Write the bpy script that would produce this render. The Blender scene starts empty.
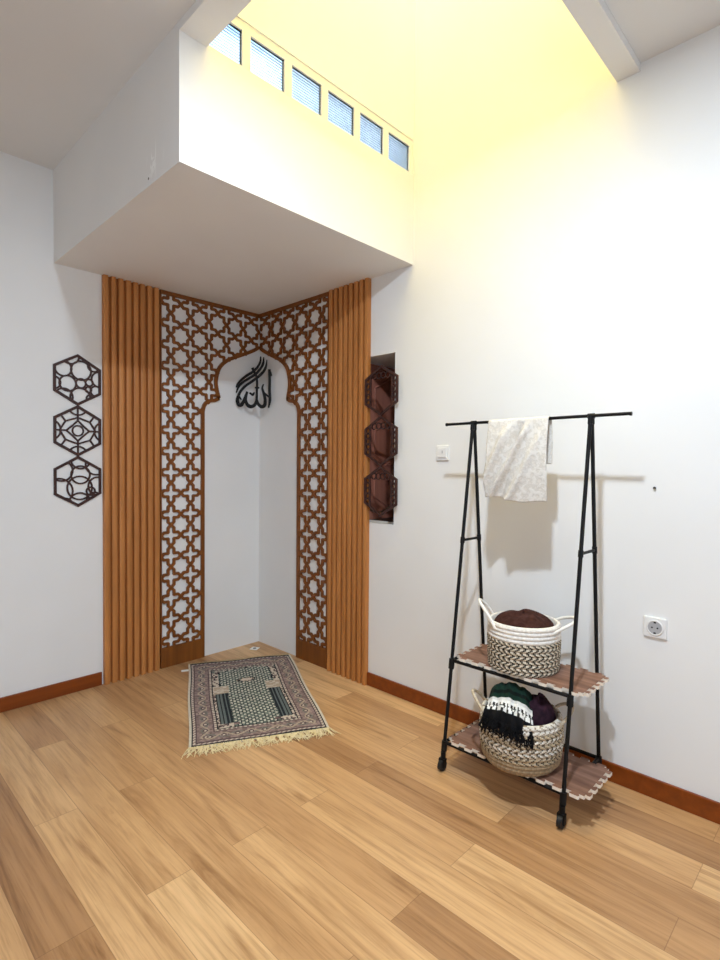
import bpy, bmesh, math, random
from mathutils import Vector, Matrix
random.seed(7)
PI = math.pi
scene = bpy.context.scene
COL = scene.collection

# ------------------------------------------------------------------ helpers
class MB:
    """collects geometry for ONE mesh object"""
    def __init__(self):
        self.v = []; self.f = []; self.m = []; self.s = []; self.c = []
    def add(self, verts, faces, mi=0, smooth=False, cols=None):
        o = len(self.v)
        self.v += [tuple(p) for p in verts]
        for k, f in enumerate(faces):
            self.f.append(tuple(i + o for i in f)); self.m.append(mi); self.s.append(smooth)
            self.c.append(cols[k] if cols else (1, 1, 1))
    def box(self, a, b, mi=0):
        x0, y0, z0 = [min(p, q) for p, q in zip(a, b)]; x1, y1, z1 = [max(p, q) for p, q in zip(a, b)]
        v = [(x0,y0,z0),(x1,y0,z0),(x1,y1,z0),(x0,y1,z0),(x0,y0,z1),(x1,y0,z1),(x1,y1,z1),(x0,y1,z1)]
        f = [(0,3,2,1),(4,5,6,7),(0,1,5,4),(1,2,6,5),(2,3,7,6),(3,0,4,7)]
        self.add(v, f, mi)
    def prism(self, pts, fn, d0, d1, mi=0, side_mi=None):
        """pts 2D outline (ccw), fn(a,b,d)->xyz, extruded from d0 to d1"""
        n = len(pts)
        v = [fn(a, b, d0) for a, b in pts] + [fn(a, b, d1) for a, b in pts]
        o = len(self.v)
        self.v += [tuple(p) for p in v]
        def put(f, m):
            self.f.append(tuple(i + o for i in f)); self.m.append(m); self.s.append(False); self.c.append((1,1,1))
        put(range(n - 1, -1, -1), mi); put(range(n, 2 * n), mi)
        for i in range(n):
            j = (i + 1) % n
            put((i, j, n + j, n + i), mi if side_mi is None else side_mi)
    def tube(self, pts, r, seg=10, mi=0, cap=True, smooth=True):
        pts = [Vector(p) for p in pts]; n = len(pts)
        rs = r if isinstance(r, (list, tuple)) else [r] * n
        rings = []; up = None
        for i, p in enumerate(pts):
            t = (pts[min(i + 1, n - 1)] - pts[max(i - 1, 0)]).normalized()
            if up is None:
                up = Vector((0, 0, 1)) if abs(t.z) < .9 else Vector((1, 0, 0))
            a = t.cross(up).normalized(); b = a.cross(t).normalized(); up = b
            rings.append([p + (a * math.cos(2 * PI * k / seg) + b * math.sin(2 * PI * k / seg)) * rs[i] for k in range(seg)])
        v = [q for R in rings for q in R]; f = []
        for i in range(n - 1):
            for k in range(seg):
                k2 = (k + 1) % seg
                f.append((i*seg+k, (i+1)*seg+k, (i+1)*seg+k2, i*seg+k2))
        self.add(v, f, mi, smooth)
        if cap:
            self.add(rings[0], [tuple(range(seg))], mi); self.add(rings[-1], [tuple(range(seg - 1, -1, -1))], mi)
    def cyl(self, a, b, r, seg=16, mi=0):
        self.tube([a, b], r, seg, mi)
    def lathe(self, prof, c=(0, 0, 0), seg=48, mi=0, smooth=True, colfn=None):
        v = []; f = []; cols = []
        for r, z in prof:
            for k in range(seg):
                a = 2 * PI * k / seg
                v.append((c[0] + r * math.cos(a), c[1] + r * math.sin(a), c[2] + z))
        for i in range(len(prof) - 1):
            for k in range(seg):
                k2 = (k + 1) % seg
                f.append((i*seg+k, i*seg+k2, (i+1)*seg+k2, (i+1)*seg+k))
                cols.append(colfn(i, k) if colfn else (1, 1, 1))
        self.add(v, f, mi, smooth, cols)
    def build(self, name, mats, parent=None, loc=None, bevel=0, color=False):
        if not isinstance(mats, (list, tuple)): mats = [mats]
        base = Vector((0, 0, 0))
        if parent is not None:
            q = parent
            while q is not None: base += Vector(q.location); q = q.parent
        elif loc is not None: base = Vector(loc)
        me = bpy.data.meshes.new(name)
        me.from_pydata([tuple(Vector(p) - base) for p in self.v], [], self.f)
        for m in mats: me.materials.append(m)
        me.polygons.foreach_set('material_index', self.m)
        me.polygons.foreach_set('use_smooth', self.s)
        if color:
            at = me.color_attributes.new('tint', 'FLOAT_COLOR', 'CORNER')
            for p in me.polygons:
                for li in p.loop_indices: at.data[li].color = (*self.c[p.index], 1)
        me.update()
        o = bpy.data.objects.new(name, me); COL.objects.link(o)
        if parent is not None: o.parent = parent
        elif loc is not None: o.location = base
        if bevel:
            b = o.modifiers.new('edge', 'BEVEL'); b.width = bevel; b.segments = 2; b.limit_method = 'ANGLE'
        return o

def empty(name, loc):
    o = bpy.data.objects.new(name, None); COL.objects.link(o); o.location = loc; o.empty_display_size = .05
    return o
def tag(o, label, cat, group=None):
    o['label'] = label; o['category'] = cat
    if group: o['group'] = group
    return o
def struct(o):
    o['kind'] = 'structure'; return o

# ------------------------------------------------------------------ materials
def mat(name, col, rough=.6, metal=0, spec=.4):
    m = bpy.data.materials.new(name); m.use_nodes = True
    b = m.node_tree.nodes['Principled BSDF']
    b.inputs['Base Color'].default_value = (*col, 1); b.inputs['Roughness'].default_value = rough
    b.inputs['Metallic'].default_value = metal; b.inputs['Specular IOR Level'].default_value = spec
    return m
class NG:
    def __init__(self, m):
        self.t = m.node_tree; self.b = self.t.nodes['Principled BSDF']
    def n(self, typ, **kw):
        x = self.t.nodes.new(typ)
        for k, v in kw.items(): setattr(x, k, v)
        return x
    def set(self, sock, val):
        if isinstance(val, bpy.types.NodeSocket): self.t.links.new(val, sock)
        elif val is not None: sock.default_value = val
    def math(self, op, a, b=None, c=None):
        x = self.n('ShaderNodeMath', operation=op)
        for i, v in enumerate((a, b, c)): self.set(x.inputs[i], v)
        return x.outputs[0]
    def pos(self):
        return self.n('ShaderNodeTexCoord').outputs['Object']
    def mapping(self, vec, scale, loc=(0,0,0)):
        x = self.n('ShaderNodeMapping'); self.set(x.inputs['Vector'], vec)
        x.inputs['Scale'].default_value = scale; x.inputs['Location'].default_value = loc
        return x.outputs[0]
    def noise(self, vec, scale, detail=3, rough=.5, dist=0):
        x = self.n('ShaderNodeTexNoise'); self.set(x.inputs['Vector'], vec)
        x.inputs['Scale'].default_value = scale; x.inputs['Detail'].default_value = detail
        x.inputs['Roughness'].default_value = rough; x.inputs['Distortion'].default_value = dist
        return x.outputs['Fac']
    def ramp(self, fac, stops):
        x = self.n('ShaderNodeValToRGB'); self.set(x.inputs[0], fac)
        e = x.color_ramp.elements
        while len(e) < len(stops): e.new(.5)
        for el, (p, c) in zip(e, stops): el.position = p; el.color = (*c, 1)
        return x.outputs[0]
    def mix(self, fac, a, b, blend='MIX'):
        x = self.n('ShaderNodeMix', data_type='RGBA', blend_type=blend)
        self.set(x.inputs[0], fac)
        self.set(x.inputs[6], a if isinstance(a, bpy.types.NodeSocket) else (*a, 1))
        self.set(x.inputs[7], b if isinstance(b, bpy.types.NodeSocket) else (*b, 1))
        return x.outputs[2]
    def bump(self, h, strength=.2, dist=.01):
        x = self.n('ShaderNodeBump'); x.inputs['Strength'].default_value = strength
        x.inputs['Distance'].default_value = dist; self.set(x.inputs['Height'], h)
        self.set(self.b.inputs['Normal'], x.outputs[0])
    def color(self, c): self.set(self.b.inputs['Base Color'], c)

def paint(name, col):
    m = mat(name, col, .75, 0, .25); g = NG(m)
    p = g.pos()
    n1 = g.noise(p, 1.3, 3); n2 = g.noise(p, 60, 2)
    a = tuple(c * .97 for c in col); b = tuple(min(1, c * 1.02) for c in col)
    g.color(g.ramp(n1, [(.35, a), (.65, b)]))
    g.bump(n2, .04, .002)
    return m
def wood(name, dark, light, axis=2, scale=1.0, rough=.45, spec=.4):
    m = mat(name, light, rough, 0, spec); g = NG(m)
    s = [28 * scale] * 3; s[axis] = 1.6 * scale
    n1 = g.noise(g.mapping(g.pos(), s), 1.0, 4, .6, .4)
    g.color(g.ramp(n1, [(.3, dark), (.7, light)]))
    g.bump(n1, .05, .002)
    return m
def tinted(name, rough=.9, bump=0, bscale=300):
    m = mat(name, (1, 1, 1), rough, 0, .15); g = NG(m)
    a = g.n('ShaderNodeAttribute', attribute_name='tint')
    n = g.noise(g.pos(), 90, 2)
    k = g.ramp(n, [(.3, (.86, .86, .86)), (.7, (1.08, 1.08, 1.08))])
    g.color(g.mix(1, a.outputs['Color'], k, 'MULTIPLY'))
    if bump: g.bump(g.noise(g.pos(), bscale, 2), bump, .003)
    return m

M = {}
M['wall'] = paint('white_wall_paint', (.80, .80, .79))
M['bulk'] = paint('white_bulkhead_paint', (.80, .79, .77))
def chip(m):
    g = NG(m); src = g.b.inputs['Base Color'].links[0].from_socket
    def near(c, r0, r1):
        d = g.n('ShaderNodeVectorMath', operation='DISTANCE'); g.set(d.inputs[0], g.pos()); d.inputs[1].default_value = c
        mr = g.n('ShaderNodeMapRange'); g.set(mr.inputs[0], d.outputs['Value'])
        mr.inputs[1].default_value = r0; mr.inputs[2].default_value = r1; mr.inputs[3].default_value = 1; mr.inputs[4].default_value = 0
        return mr.outputs[0]
    n = g.math('GREATER_THAN', g.noise(g.mapping(g.pos(), (30, 30, 9)), 1.0, 3, .6, 1.0), .53)
    c = g.mix(g.math('MULTIPLY', g.math('MULTIPLY', near((-1.312, -1.18, 2.40), .03, .085), n), .8), src, (.92, .92, .90))
    c = g.mix(near((-1.312, -1.13, 2.345), .004, .006), c, (.12, .10, .08))
    g.color(c)
chip(M['bulk'])
M['ceil'] = paint('ceiling_paint', (.76, .75, .73))
M['frame_white'] = paint('window_mortar', (.78, .77, .72))
M['slat'] = wood('slat_wood', (.40, .148, .034), (.57, .235, .066), 2)
M['lattice'] = wood('lattice_wood', (.15, .045, .006), (.24, .076, .010), 2)
M['base'] = wood('skirting_wood', (.17, .034, .003), (.25, .055, .005), 0, .8, .35)
M['hex'] = wood('dark_plaque_wood', (.030, .009, .006), (.055, .017, .012), 0, 1, .5)
M['slotwood'] = wood('dark_shutter_wood', (.34, .125, .085), (.46, .18, .125), 2, 1, .4)
M['slotdark'] = mat('dark_recess_wood', (.03, .013, .008), .5)
M['black'] = mat('black_powder_steel', (.003, .003, .0035), .5, 0, .25)
M['rubber'] = mat('black_caster_rubber', (.008, .008, .009), .5)
M['acrylic'] = mat('black_acrylic', (.003, .003, .0035), .45, 0, .25)
M['plastic'] = mat('white_switch_plastic', (.80, .80, .79), .35, 0, .5)
M['greyplastic'] = mat('grey_socket_insert', (.42, .42, .43), .4)
M['darkhole'] = mat('dark_pin_hole', (.02, .02, .02), .7)
M['steel'] = mat('nail_steel', (.08, .08, .09), .4, .8)
M['paper'] = mat('white_paper', (.82, .82, .80), .7)
M['foamside'] = mat('cream_foam_edge', (.80, .72, .62), .8)
M['rope_white'] = mat('white_cotton_rope', (.80, .77, .72), .85)
M['tint'] = tinted('woven_fibre', .9, .5, 500)
M['rugpile'] = tinted('rug_pile', .95, .5, 700)
M['brass'] = mat('handle_metal', (.6, .55, .45), .3, 1)

# floor: planks 14.3 cm wide, 1.13 m long, half-bond
def floor_mat():
    m = mat('oak_plank_floor', (.5, .3, .15), .38, 0, .35); g = NG(m)
    p = g.pos(); sx = g.n('ShaderNodeSeparateXYZ'); g.set(sx.inputs[0], p)
    X, Y = sx.outputs[0], sx.outputs[1]
    u = g.math('DIVIDE', g.math('ADD', X, .843 - .0), .1435)
    col = g.math('FLOOR', u)
    par = g.math('MULTIPLY', g.math('FRACT', g.math('MULTIPLY', g.math('ADD', col, 100.0), .5)), 1.0)  # 0 or .5
    v = g.math('ADD', g.math('DIVIDE', g.math('ADD', Y, 1.655 + .565), 1.13), par)
    row = g.math('FLOOR', v)
    cx = g.n('ShaderNodeCombineXYZ'); g.set(cx.inputs[0], col); g.set(cx.inputs[1], row); cx.inputs[2].default_value = 3.0
    wn = g.n('ShaderNodeTexWhiteNoise', noise_dimensions='3D'); g.set(wn.inputs[0], cx.outputs[0])
    rnd = wn.outputs['Value']
    # grain, shifted per plank
    off = g.n('ShaderNodeVectorMath', operation='MULTIPLY'); g.set(off.inputs[0], wn.outputs['Color']); off.inputs[1].default_value = (7, 13, 5)
    pv = g.n('ShaderNodeVectorMath', operation='ADD'); g.set(pv.inputs[0], p); g.set(pv.inputs[1], off.outputs[0])
    g1 = g.noise(g.mapping(pv.outputs[0], (19, 1.5, 1)), 1.0, 5, .62, .9)
    g2 = g.noise(g.mapping(pv.outputs[0], (90, 3.2, 1)), 1.0, 4, .65, .2)
    g3 = g.noise(g.mapping(pv.outputs[0], (7.5, .8, 1)), 1.0, 3, .5, 1.6)
    base = g.ramp(rnd, [(0, (.38, .205, .092)), (.22, (.46, .258, .118)), (.5, (.54, .318, .149)), (.8, (.60, .366, .176)), (1, (.68, .44, .224))])
    streak = g.ramp(g1, [(.28, (.62, .54, .47)), (.45, (.94, .92, .90)), (.6, (1.04, 1.04, 1.04)), (.8, (.90, .86, .82))])
    fine = g.ramp(g2, [(.32, (.74, .69, .63)), (.5, (1.0, 1.0, 1.0)), (.7, (1.08, 1.08, 1.08))])
    broad = g.ramp(g3, [(.35, (.86, .82, .78)), (.55, (1.02, 1.02, 1.02))])
    c = g.mix(1, base, streak, 'MULTIPLY'); c = g.mix(.8, c, fine, 'MULTIPLY'); c = g.mix(.8, c, broad, 'MULTIPLY')
    fu = g.math('FRACT', u); fv = g.math('FRACT', v)
    eu = g.math('MULTIPLY', g.math('MINIMUM', fu, g.math('SUBTRACT', 1.0, fu)), .1435)
    ev = g.math('MULTIPLY', g.math('MINIMUM', fv, g.math('SUBTRACT', 1.0, fv)), 1.13)
    e = g.math('MINIMUM', eu, ev)
    seam = g.math('LESS_THAN', e, .0011)
    c = g.mix(g.math('MULTIPLY', seam, .5), c, (.16, .075, .03))
    g.color(c)
    ro = g.math('ADD', .34, g.math('MULTIPLY', g2, .14)); g.set(g.b.inputs['Roughness'], ro)
    g.bump(g.math('SUBTRACT', g.math('MULTIPLY', g2, .3), seam), .12, .001)
    return m
M['floor'] = floor_mat()

def mat_top():
    m = mat('wood_print_foam', (.3, .14, .08), .6, 0, .3); g = NG(m)
    n1 = g.noise(g.mapping(g.pos(), (30, 3, 1)), 1.0, 5, .6, .5)
    g.color(g.ramp(n1, [(.3, (.12, .056, .036)), (.5, (.21, .105, .068)), (.75, (.32, .18, .125))]))
    return m
M['mattop'] = mat_top()

def glass_mat():
    m = mat('ribbed_block_glass', (.80, .90, 1.0), .12); g = NG(m)
    g.b.inputs['Transmission Weight'].default_value = 1.0; g.b.inputs['IOR'].default_value = 1.2
    w = g.n('ShaderNodeTexWave', wave_type='BANDS', bands_direction='Z'); g.set(w.inputs['Vector'], g.pos())
    w.inputs['Scale'].default_value = 28; w.inputs['Distortion'].default_value = .6
    g.bump(w.outputs['Fac'], .6, .01)
    return m
M['glass'] = glass_mat()

def towel_mat():
    m = mat('cream_brocade_towel', (.80, .75, .67), .95, 0, .1); g = NG(m)
    v = g.n('ShaderNodeTexVoronoi', feature='SMOOTH_F1'); g.set(v.inputs['Vector'], g.pos()); v.inputs['Scale'].default_value = 62
    n = g.noise(g.pos(), 75, 3, .6, 1.2)
    k = g.math('ADD', g.math('MULTIPLY', v.outputs['Distance'], .7), g.math('MULTIPLY', n, .6))
    g.color(g.ramp(k, [(.42, (.70, .655, .59)), (.55, (.61, .575, .52)), (.68, (.72, .69, .64))]))
    g.bump(k, .5, .006)
    return m
M['towel'] = towel_mat()
def cloth_mat(name, a, b, scale=40):
    m = mat(name, a, .95, 0, .12); g = NG(m)
    n = g.noise(g.pos(), scale, 3, .6, .5)
    g.color(g.ramp(n, [(.35, a), (.7, b)])); g.bump(n, .3, .006)
    return m
M['browncloth'] = cloth_mat('dark_brown_cloth', (.035, .013, .010), (.07, .028, .022))
M['purplecloth'] = cloth_mat('dark_plum_cloth', (.012, .006, .010), (.045, .018, .03), 25)
M['bag'] = cloth_mat('brown_cloth', (.09, .04, .025), (.15, .07, .045), 30)
M['blackwool'] = cloth_mat('black_fringe_wool', (.004, .004, .005), (.012, .012, .013), 120)
M['fringe'] = cloth_mat('cream_fringe_yarn', (.74, .60, .33), (.86, .74, .48), 60)
M['fringetan'] = cloth_mat('tan_fringe_yarn', (.50, .36, .20), (.62, .46, .28), 60)

# ------------------------------------------------------------------ room shell
H = 2.80           # ceiling
ZS = 2.316         # underside of the bulkhead over the niche
BX, BY = -1.312, -1.373
VX, VY = -1.205, -2.385   # void sides
TOP = 4.7
XL, YB = -4.1, -4.9
mb = MB(); mb.box((XL - .1, YB - .1, -.08), (.1, .1, 0)); struct(mb.build('floor', M['floor']))
mb = MB(); mb.box((XL - .1, 0, 0), (.60, .12, H + .12)); struct(mb.build('wall_left', M['wall']))
SY0, SY1, SZ0, SZ1 = -1.255, -.95, .934, 1.876      # slot in the other wall
mb = MB()
mb.box((0, YB - .1, 0), (.12, SY0, TOP)); mb.box((0, SY1, 0), (.12, 0, TOP))
mb.box((0, SY0, 0), (.12, SY1, SZ0)); mb.box((0, SY0, SZ1), (.12, SY1, TOP))
struct(mb.build('wall_right', M['wall']))
mb = MB(); mb.box((XL - .12, YB - .1, 0), (XL, 0, H + .12)); struct(mb.build('wall_side', M['wall']))
# unseen wall behind the camera, its doorway opening added to let in fill light
mb = MB()
mb.box((XL, YB - .12, 0), (-2.9, YB, H + .12)); mb.box((-1.9, YB - .12, 0), (0, YB, H + .12)); mb.box((-2.9, YB - .12, 2.2), (-1.9, YB, H + .12))
struct(mb.build('wall_back', M['wall']))
# bulkhead: front panel with the glass block strip, left cheek, soffit
WX0, WX1, WZ0, WZ1 = -1.235, -.012, 2.778, 2.958
mb = MB()
T = .10
mb.box((BX, BY, ZS), (0, BY + T, WZ0)); mb.box((BX, BY, WZ1), (0, BY + T, TOP))
mb.box((BX, BY, WZ0), (WX0, BY + T, WZ1)); mb.box((WX1, BY, WZ0), (0, BY + T, WZ1))
mb.box((BX, BY + T, ZS), (BX + T, 0, H + .12))
mb.box((BX + T, BY + T, ZS), (0, 0, ZS + .10))
struct(mb.build('wall_bulkhead', M['bulk']))
# ceilings
mb = MB()
mb.box((XL, YB, H), (BX, 0, H + .12)); mb.box((BX, YB, H), (0, VY - .085, H + .12))
struct(mb.build('ceiling', M['ceil']))
# beams that carry the walls of the light well
mb = MB(); mb.box((BX, VY - .085, 2.769), (VX, BY, TOP)); struct(mb.build('wall_light_well_side', M['bulk']))
mb = MB(); mb.box((VX, VY - .085, 2.769), (0, VY, TOP)); struct(mb.build('wall_light_well_near', M['bulk']))
mb = MB(); mb.box((BX, VY - .085, TOP), (.12, BY + T, TOP + .1)); struct(mb.build('ceiling_light_well', M['ceil']))

# skirting boards
mb = MB(); mb.box((XL, -.012, 0), (-1.079, 0, .074)); struct(mb.build('baseboard_left', M['base'], bevel=.002))
mb = MB(); mb.box((-.012, YB, 0), (0, -1.072, .074)); struct(mb.build('baseboard_right', M['base'], bevel=.002))

# glass block strip window_1
win = struct(empty('window_1', (-.62, BY + .05, WZ0)))
PITCH, BW = .2035, .165
xs = []
x = -.034
for k in range(6):
    xs.append((x - BW, x)); x -= PITCH
mb = MB()
z0, z1 = WZ0 + .008, 2.921
mb.box((WX0, BY + .004, z1), (WX1, BY + .030, WZ1)); mb.box((WX0, BY + .004, WZ0), (WX1, BY + .030, z0))
prev = WX1
for a, b in xs:
    mb.box((b, BY + .004, z0), (prev, BY + .030, z1)); prev = a
if prev > WX0: mb.box((WX0, BY + .004, z0), (prev, BY + .030, z1))
mb.build('window_frame', M['frame_white'], win)
for a, b in xs:
    a2 = max(a, WX0 + .002)
    g = MB(); g.box((a2, BY + .012, z0), (b, BY + .022, z1)); g.build('glass_block', M['glass'], win)

# ------------------------------------------------------------------ slot window (window_2) with dark timber
w2 = struct(empty('window_2', (.1, -1.1, SZ0)))
mb = MB()
mb.box((.12, SY0 - .12, SZ0 - .04), (.56, SY1 + .06, SZ0)); w2s = mb.build('window_sill', M['slotdark'], w2)
mb = MB(); mb.box((.12, SY0 - .12, SZ1), (.56, SY1 + .06, SZ1 + .04)); mb.build('window_head', M['wall'], w2)
mb = MB(); mb.box((.12, SY0 - .16, SZ0 - .04), (.56, SY0 - .12, SZ1 + .04)); mb.box((.56, SY0 - .16, SZ0 - .04), (.60, SY1 + .06, SZ1 + .04))
mb.build('window_reveal', M['slotdark'], w2)
mb = MB()   # shutter: stile, panels, rounded foot moulding
mb.box((.004, SY1 - .002, SZ0), (.56, SY1 + .05, SZ1 - .006))
mb.box((.10, SY1 - .012, SZ0 + .1), (.125, SY1, SZ1 - .02))
for zc in (1.66, 1.40, 1.14):
    for (a, b) in ((.15, .46),):
        pts = [(a + (b - a) * (.5 + .5 * math.sin(PI / 3 * k)), zc + .14 * math.cos(PI / 3 * k)) for k in range(6)]
        for i in range(6):
            p, q = pts[i], pts[(i + 1) % 6]
            mb.tube([(p[0], SY1 - .003, p[1]), (q[0], SY1 - .003, q[1])], .006, 6)
mb.build('shutter', M['slotwood'], w2)
mb = MB()
arc = [(.06 + .30 * k / 12, SY1 - .006, SZ0 + .10 - .06 * math.sin(PI * k / 12)) for k in range(13)]
mb.tube(arc, .005, 6); mb.build('foot_moulding', M['brass'], w2)
mb = MB(); mb.cyl((.075, SY1 - .03, 1.24), (.075, SY1 - .03, 1.33), .006); mb.cyl((.075, SY1, 1.325), (.075, SY1 - .03, 1.325), .006); mb.cyl((.075, SY1, 1.245), (.075, SY1 - .03, 1.245), .006)
mb.build('window_handle', M['brass'], w2)

# ------------------------------------------------------------------ wall maps: L(d,z,t) on wall y=0, R(d,z,t) on wall x=0; d = distance from corner, t = out from wall
def L(d, z, t): return (-d, -t, z)
def R(d, z, t): return (-t, -d, z)
def orient(pts, fn):
    return pts if fn is R else list(reversed(pts))

# fluted slat panels
def slat(fn, d0, d1, label):
    n = 8; p = (d1 - d0) / n; prof = []
    for k in range(n):
        a = d0 + k * p
        prof += [(a, .003), (a + p * .30, .003), (a + p * .32, .022), (a + p * .38, .0265), (a + p * .48, .028), (a + p * .84, .028), (a + p * .94, .0265), (a + p * .985, .022)]
    prof += [(d1, .012), (d1, .001), (d0, .001)]
    mb = MB()
    mb.prism(prof, lambda a, b, z: fn(a, z, b), 0.0, ZS - .001)
    o = mb.build('slat_panel', M['slat'], loc=fn((d0 + d1) / 2, 0, 0))
    return tag(o, label, 'wall panel', 'fluted wood panels flanking the niche')
slat(L, .733, 1.069, 'fluted light-brown wood wall panel beside the three see-through hexagon plaques on white wall')
slat(R, .733, 1.074, 'narrower-looking fluted brown wood wall panel next to the dark slot window and rack wall')

# pierced lattice panels with the ogee arch
ARCH = [(.435, 0), (.435, 1.20), (.435, 1.60), (.425, 1.637), (.398, 1.662), (.352, 1.672), (.316, 1.694), (.334, 1.762), (.338, 1.82), (.312, 1.897), (.25, 1.952), (.155, 1.996), (.075, 2.033), (.03, 2.058), (.0, 2.082)]
def smooth(pts, n=5, keep=()):
    out = []
    for i in range(len(pts) - 1):
        p0 = pts[max(i - 1, 0)] if i not in keep else pts[i]; p1 = pts[i]; p2 = pts[i + 1]
        p3 = pts[min(i + 2, len(pts) - 1)] if (i + 1) not in keep else pts[i + 1]
        for k in range(n):
            t = k / n
            out.append(tuple(.5 * (2*b + (c - a) * t + (2*a - 5*b + 4*c - d) * t*t + (3*b - a - 3*c + d) * t**3) for a, b, c, d in zip(p0, p1, p2, p3)))
    out.append(pts[-1]); return out
ARCHS = smooth(ARCH, 5, keep=(0, 2, 6))
def arch_d(z):
    best = 0
    for (d0, z0), (d1, z1) in zip(ARCHS, ARCHS[1:]):
        if min(z0, z1) <= z <= max(z0, z1) and z1 != z0: best = max(best, d0 + (d1 - d0) * (z - z0) / (z1 - z0))
    return best
JIT = random.Random(21)
def bar2(mb, fn, p, q, w, t0, t1, ext=0.0):
    dx, dz = q[0] - p[0], q[1] - p[1]; l = math.hypot(dx, dz)
    if l < 1e-5: return
    ux, uz = dx / l, dz / l; nx, nz = -uz * w / 2, ux * w / 2
    p = (p[0] - ux * ext, p[1] - uz * ext); q = (q[0] + ux * ext, q[1] + uz * ext)
    mb.prism(orient([(p[0] + nx, p[1] + nz), (p[0] - nx, p[1] - nz), (q[0] - nx, q[1] - nz), (q[0] + nx, q[1] + nz)], fn), lambda a, b, t: fn(a, b, t), t0, t1 - JIT.random() * .0006)
def ribbon(mb, fn, pts, w, t0, t1):
    for p, q in zip(pts, pts[1:]): bar2(mb, fn, p, q, w, t0, t1, w * .18)
def band(mb, fn, pts, w, t0, t1):
    """one continuous mitred strip along pts"""
    a_, b_ = [], []
    for i, p in enumerate(pts):
        a = pts[max(i - 1, 0)]; b = pts[min(i + 1, len(pts) - 1)]
        tx, tz = b[0] - a[0], b[1] - a[1]; l = math.hypot(tx, tz) or 1
        nx, nz = -tz / l * w / 2, tx / l * w / 2
        a_.append((p[0] + nx, p[1] + nz)); b_.append((p[0] - nx, p[1] - nz))
    n = len(pts); v = []
    for t in (t0, t1): v += [fn(a, z, t) for a, z in a_] + [fn(a, z, t) for a, z in b_]
    fs = []
    for i in range(n - 1):
        fs += [(i, i+1, n+i+1, n+i), (2*n+i, 3*n+i, 3*n+i+1, 2*n+i+1), (i, 2*n+i, 2*n+i+1, i+1), (n+i, n+i+1, 3*n+i+1, 3*n+i)]
    if fn is L: fs = [tuple(reversed(f)) for f in fs]
    mb.add(v, fs)
def clip_seg(p, q, inside, n=24):
    ts = [k / n for k in range(n + 1)]
    ok = [inside(p[0] + (q[0] - p[0]) * t, p[1] + (q[1] - p[1]) * t) for t in ts]
    if not any(ok): return None
    a = ok.index(True); b = a
    while b < n and ok[b + 1]: b += 1
    if b == a: return None
    f = lambda t: (p[0] + (q[0] - p[0]) * t, p[1] + (q[1] - p[1]) * t)
    return f(ts[a]), f(ts[b])

def lattice(fn, corner, label):
    T0, T1 = .0005, .013
    DW, ZB, ZT = .7325, .124, 2.292
    P = .1307; dx0, z0 = .663, 1.601
    mb = MB()
    def inside(d, z):
        if d < corner + .008 or d > DW - .008 or z < ZB - .004 or z > ZT + .004: return False
        return not (z < 2.082 and d < arch_d(z) + .006)
    rad = P / 2; rin = rad * .7654
    for i in range(-1, 8):
        for j in range(-13, 8):
            cx, cz = dx0 - (i - .5) * P, z0 + (j + .5) * P
            v = []
            for k in range(16):
                a = 2 * PI * k / 16; r = rad if k % 2 == 0 else rin
                v.append((cx + r * math.cos(a), cz + r * math.sin(a)))
            for k in range(16):
                s = clip_seg(v[k], v[(k + 1) % 16], inside)
                if s: bar2(mb, fn, s[0], s[1], .0165, T0, T1, .0035)
    # arch border band, rails, stile
    off = []
    for i, (d, z) in enumerate(ARCHS):
        a = ARCHS[max(i - 1, 0)]; b = ARCHS[min(i + 1, len(ARCHS) - 1)]
        tx, tz = b[0] - a[0], b[1] - a[1]; l = math.hypot(tx, tz)
        off.append((d + tz / l * .012, z - tx / l * .012))
    off = [(max(d, corner + .0118), z) for d, z in off]
    band(mb, fn, off, .023, T0, T1 + .0012)
    def rect(d0, d1, za, zb, t):
        mb.prism(orient([(d0, za), (d1, za), (d1, zb), (d0, zb)], fn), lambda a, b, t_: fn(a, b, t_), T0, t)
    rect(corner, DW, ZT, ZS - .001, T1 + .002); rect(.437, DW, 0, ZB, T1 + .002); rect(DW - .0075, DW, 0, ZS - .001, T1 + .0015)
    o = mb.build('lattice_panel', M['lattice'], loc=fn(.58, 0, 0))
    return tag(o, label, 'carved lattice panel', 'pierced star lattice panels framing the niche arch')
lattice(L, .001, 'pierced brown star-and-cross lattice half of the arch, on the hexagon trio wall')
lattice(R, .0158, 'narrower pierced brown star-and-cross lattice half of the arch, beside the slot window')

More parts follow.
